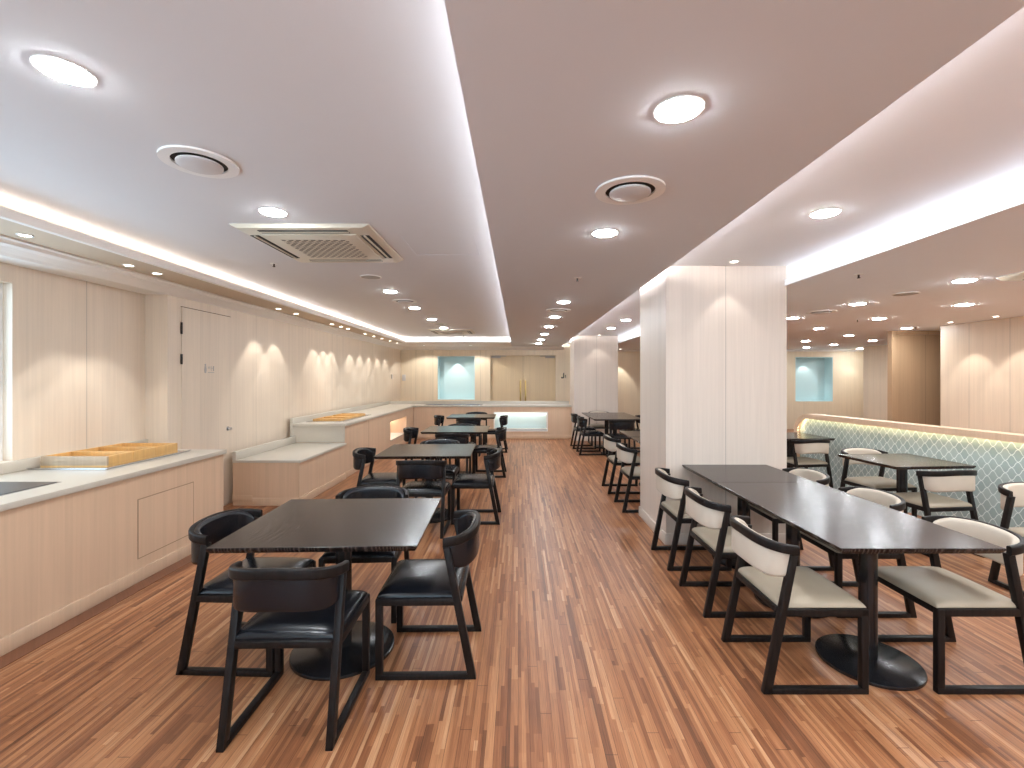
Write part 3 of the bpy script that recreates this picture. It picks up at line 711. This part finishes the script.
def black(x, y, rz, label, group):
    global B0
    if B0 is None: B0 = mk_chair('dining_chair', M['black'], M['black'], label, (x, y, 0), rz, group)
    else: dup(B0, (x, y, 0), rz, label, group)
def beige(x, y, rz, label, group):
    global E0
    if E0 is None: E0 = mk_chair('beige_chair', M['beige'], M['pad_beige'], label, (x, y, 0), rz, group)
    else: dup(E0, (x, y, 0), rz, label, group)
FY, BY, FX, BX = 0, PI, -PI/2, PI/2          # facing +Y, -Y, +X, -X
r_ = math.radians
G1 = 'black chairs around the left row of tables'
black(-.982, 2.105, FY+r_(1), 'black leather chair with its back to the camera at the nearest left table', G1)
black(-.462, 2.530, BX+r_(1), 'black leather chair on the aisle side of the nearest left table', G1)
black(-1.472, 2.560, FX+r_(-2), 'black leather chair on the counter side of the nearest left table', G1)
black(-.99, 3.065, BY+r_(3), 'black leather chair at the far edge of the nearest left table', G1)
black(-.93, 4.565, FY, 'black leather chair with its back to the camera at the second left table', G1)
black(-.435, 4.965, BX, 'black leather chair on the aisle side of the second left table', G1)
black(-1.51, 5.02, FX+r_(4), 'black leather chair on the counter side of the second left table', G1)
black(-.957, 5.57, BY, 'black leather chair at the far edge of the second left table', G1)
black(-.93, 6.66, FY, 'black leather chair with its back to the camera at the third left table', G1)
black(-.43, 7.19, BX, 'black leather chair on the aisle side of the third left table', G1)
black(-1.50, 7.15, FX, 'black leather chair on the counter side of the third left table', G1)
black(-.93, 7.60, BY, 'black leather chair at the far edge of the third left table', G1)
black(-.96, 9.09, FY, 'black leather chair with its back to the camera at the farthest left table', G1)
black(-.46, 9.52, BX, 'black leather chair on the aisle side of the farthest left table', G1)
black(-1.47, 9.55, FX, 'black leather chair on the counter side of the farthest left table', G1)
black(-.93, 10.3, BY, 'black leather chair at the far edge of the farthest left table before the back counter', G1)
G2 = 'beige chairs around the front right tables'
for k, y in enumerate((2.425, 3.125, 3.83)):
    beige(1.413, y, FX, 'beige chair on the left side of the front right tables, %s' % ('nearest the camera', 'in the middle', 'beside the near pillar')[k], G2)
for k, y in enumerate((2.425, 3.125, 3.83)):
    beige(2.24+(.0, .005, .0)[k], y, BX, 'beige chair on the right side of the front right tables, %s' % ('nearest the camera', 'in the middle', 'farthest from the camera')[k], G2)
G3 = 'beige chairs beside the teal partition'
beige(3.70, 3.17, BY, 'beige chair cut by the right edge of the picture, facing the camera', G3)
beige(3.655, 4.09, FY+r_(6), 'beige chair with its back turned at the nearer table beside the teal partition', G3)
beige(3.74, 4.86, BY+r_(6), 'beige chair behind the nearer small table by the teal partition', G3)
beige(3.72, 6.03, FY+r_(6), 'beige chair with its back turned at the curved end of the teal partition', G3)
G4 = 'chairs behind the near pillar'
beige(1.41, 5.38, FX, 'beige chair just behind the near pillar, partly hidden by it', G4)
beige(1.41, 6.21, FX, 'beige chair second behind the near pillar', G4)
G5 = 'chairs around the tables by the far pillar'
black(1.43, 9.20, FX, 'black chair left of the far pillar tables, nearer of the two', G5)
black(1.40, 10.0, FX, 'black chair left of the far pillar tables, farther of the two', G5)
black(1.93, 8.71, FY, 'black chair with its back to the camera at the far pillar tables', G5)
black(2.40, 9.6, BX, 'black chair on the right of the far pillar tables', G5)
beige(1.86, 10.54, BY, 'beige chair between the far pillar and its tables', G5)

for o in S.objects:
    if o.get('_world'): del o['_world']
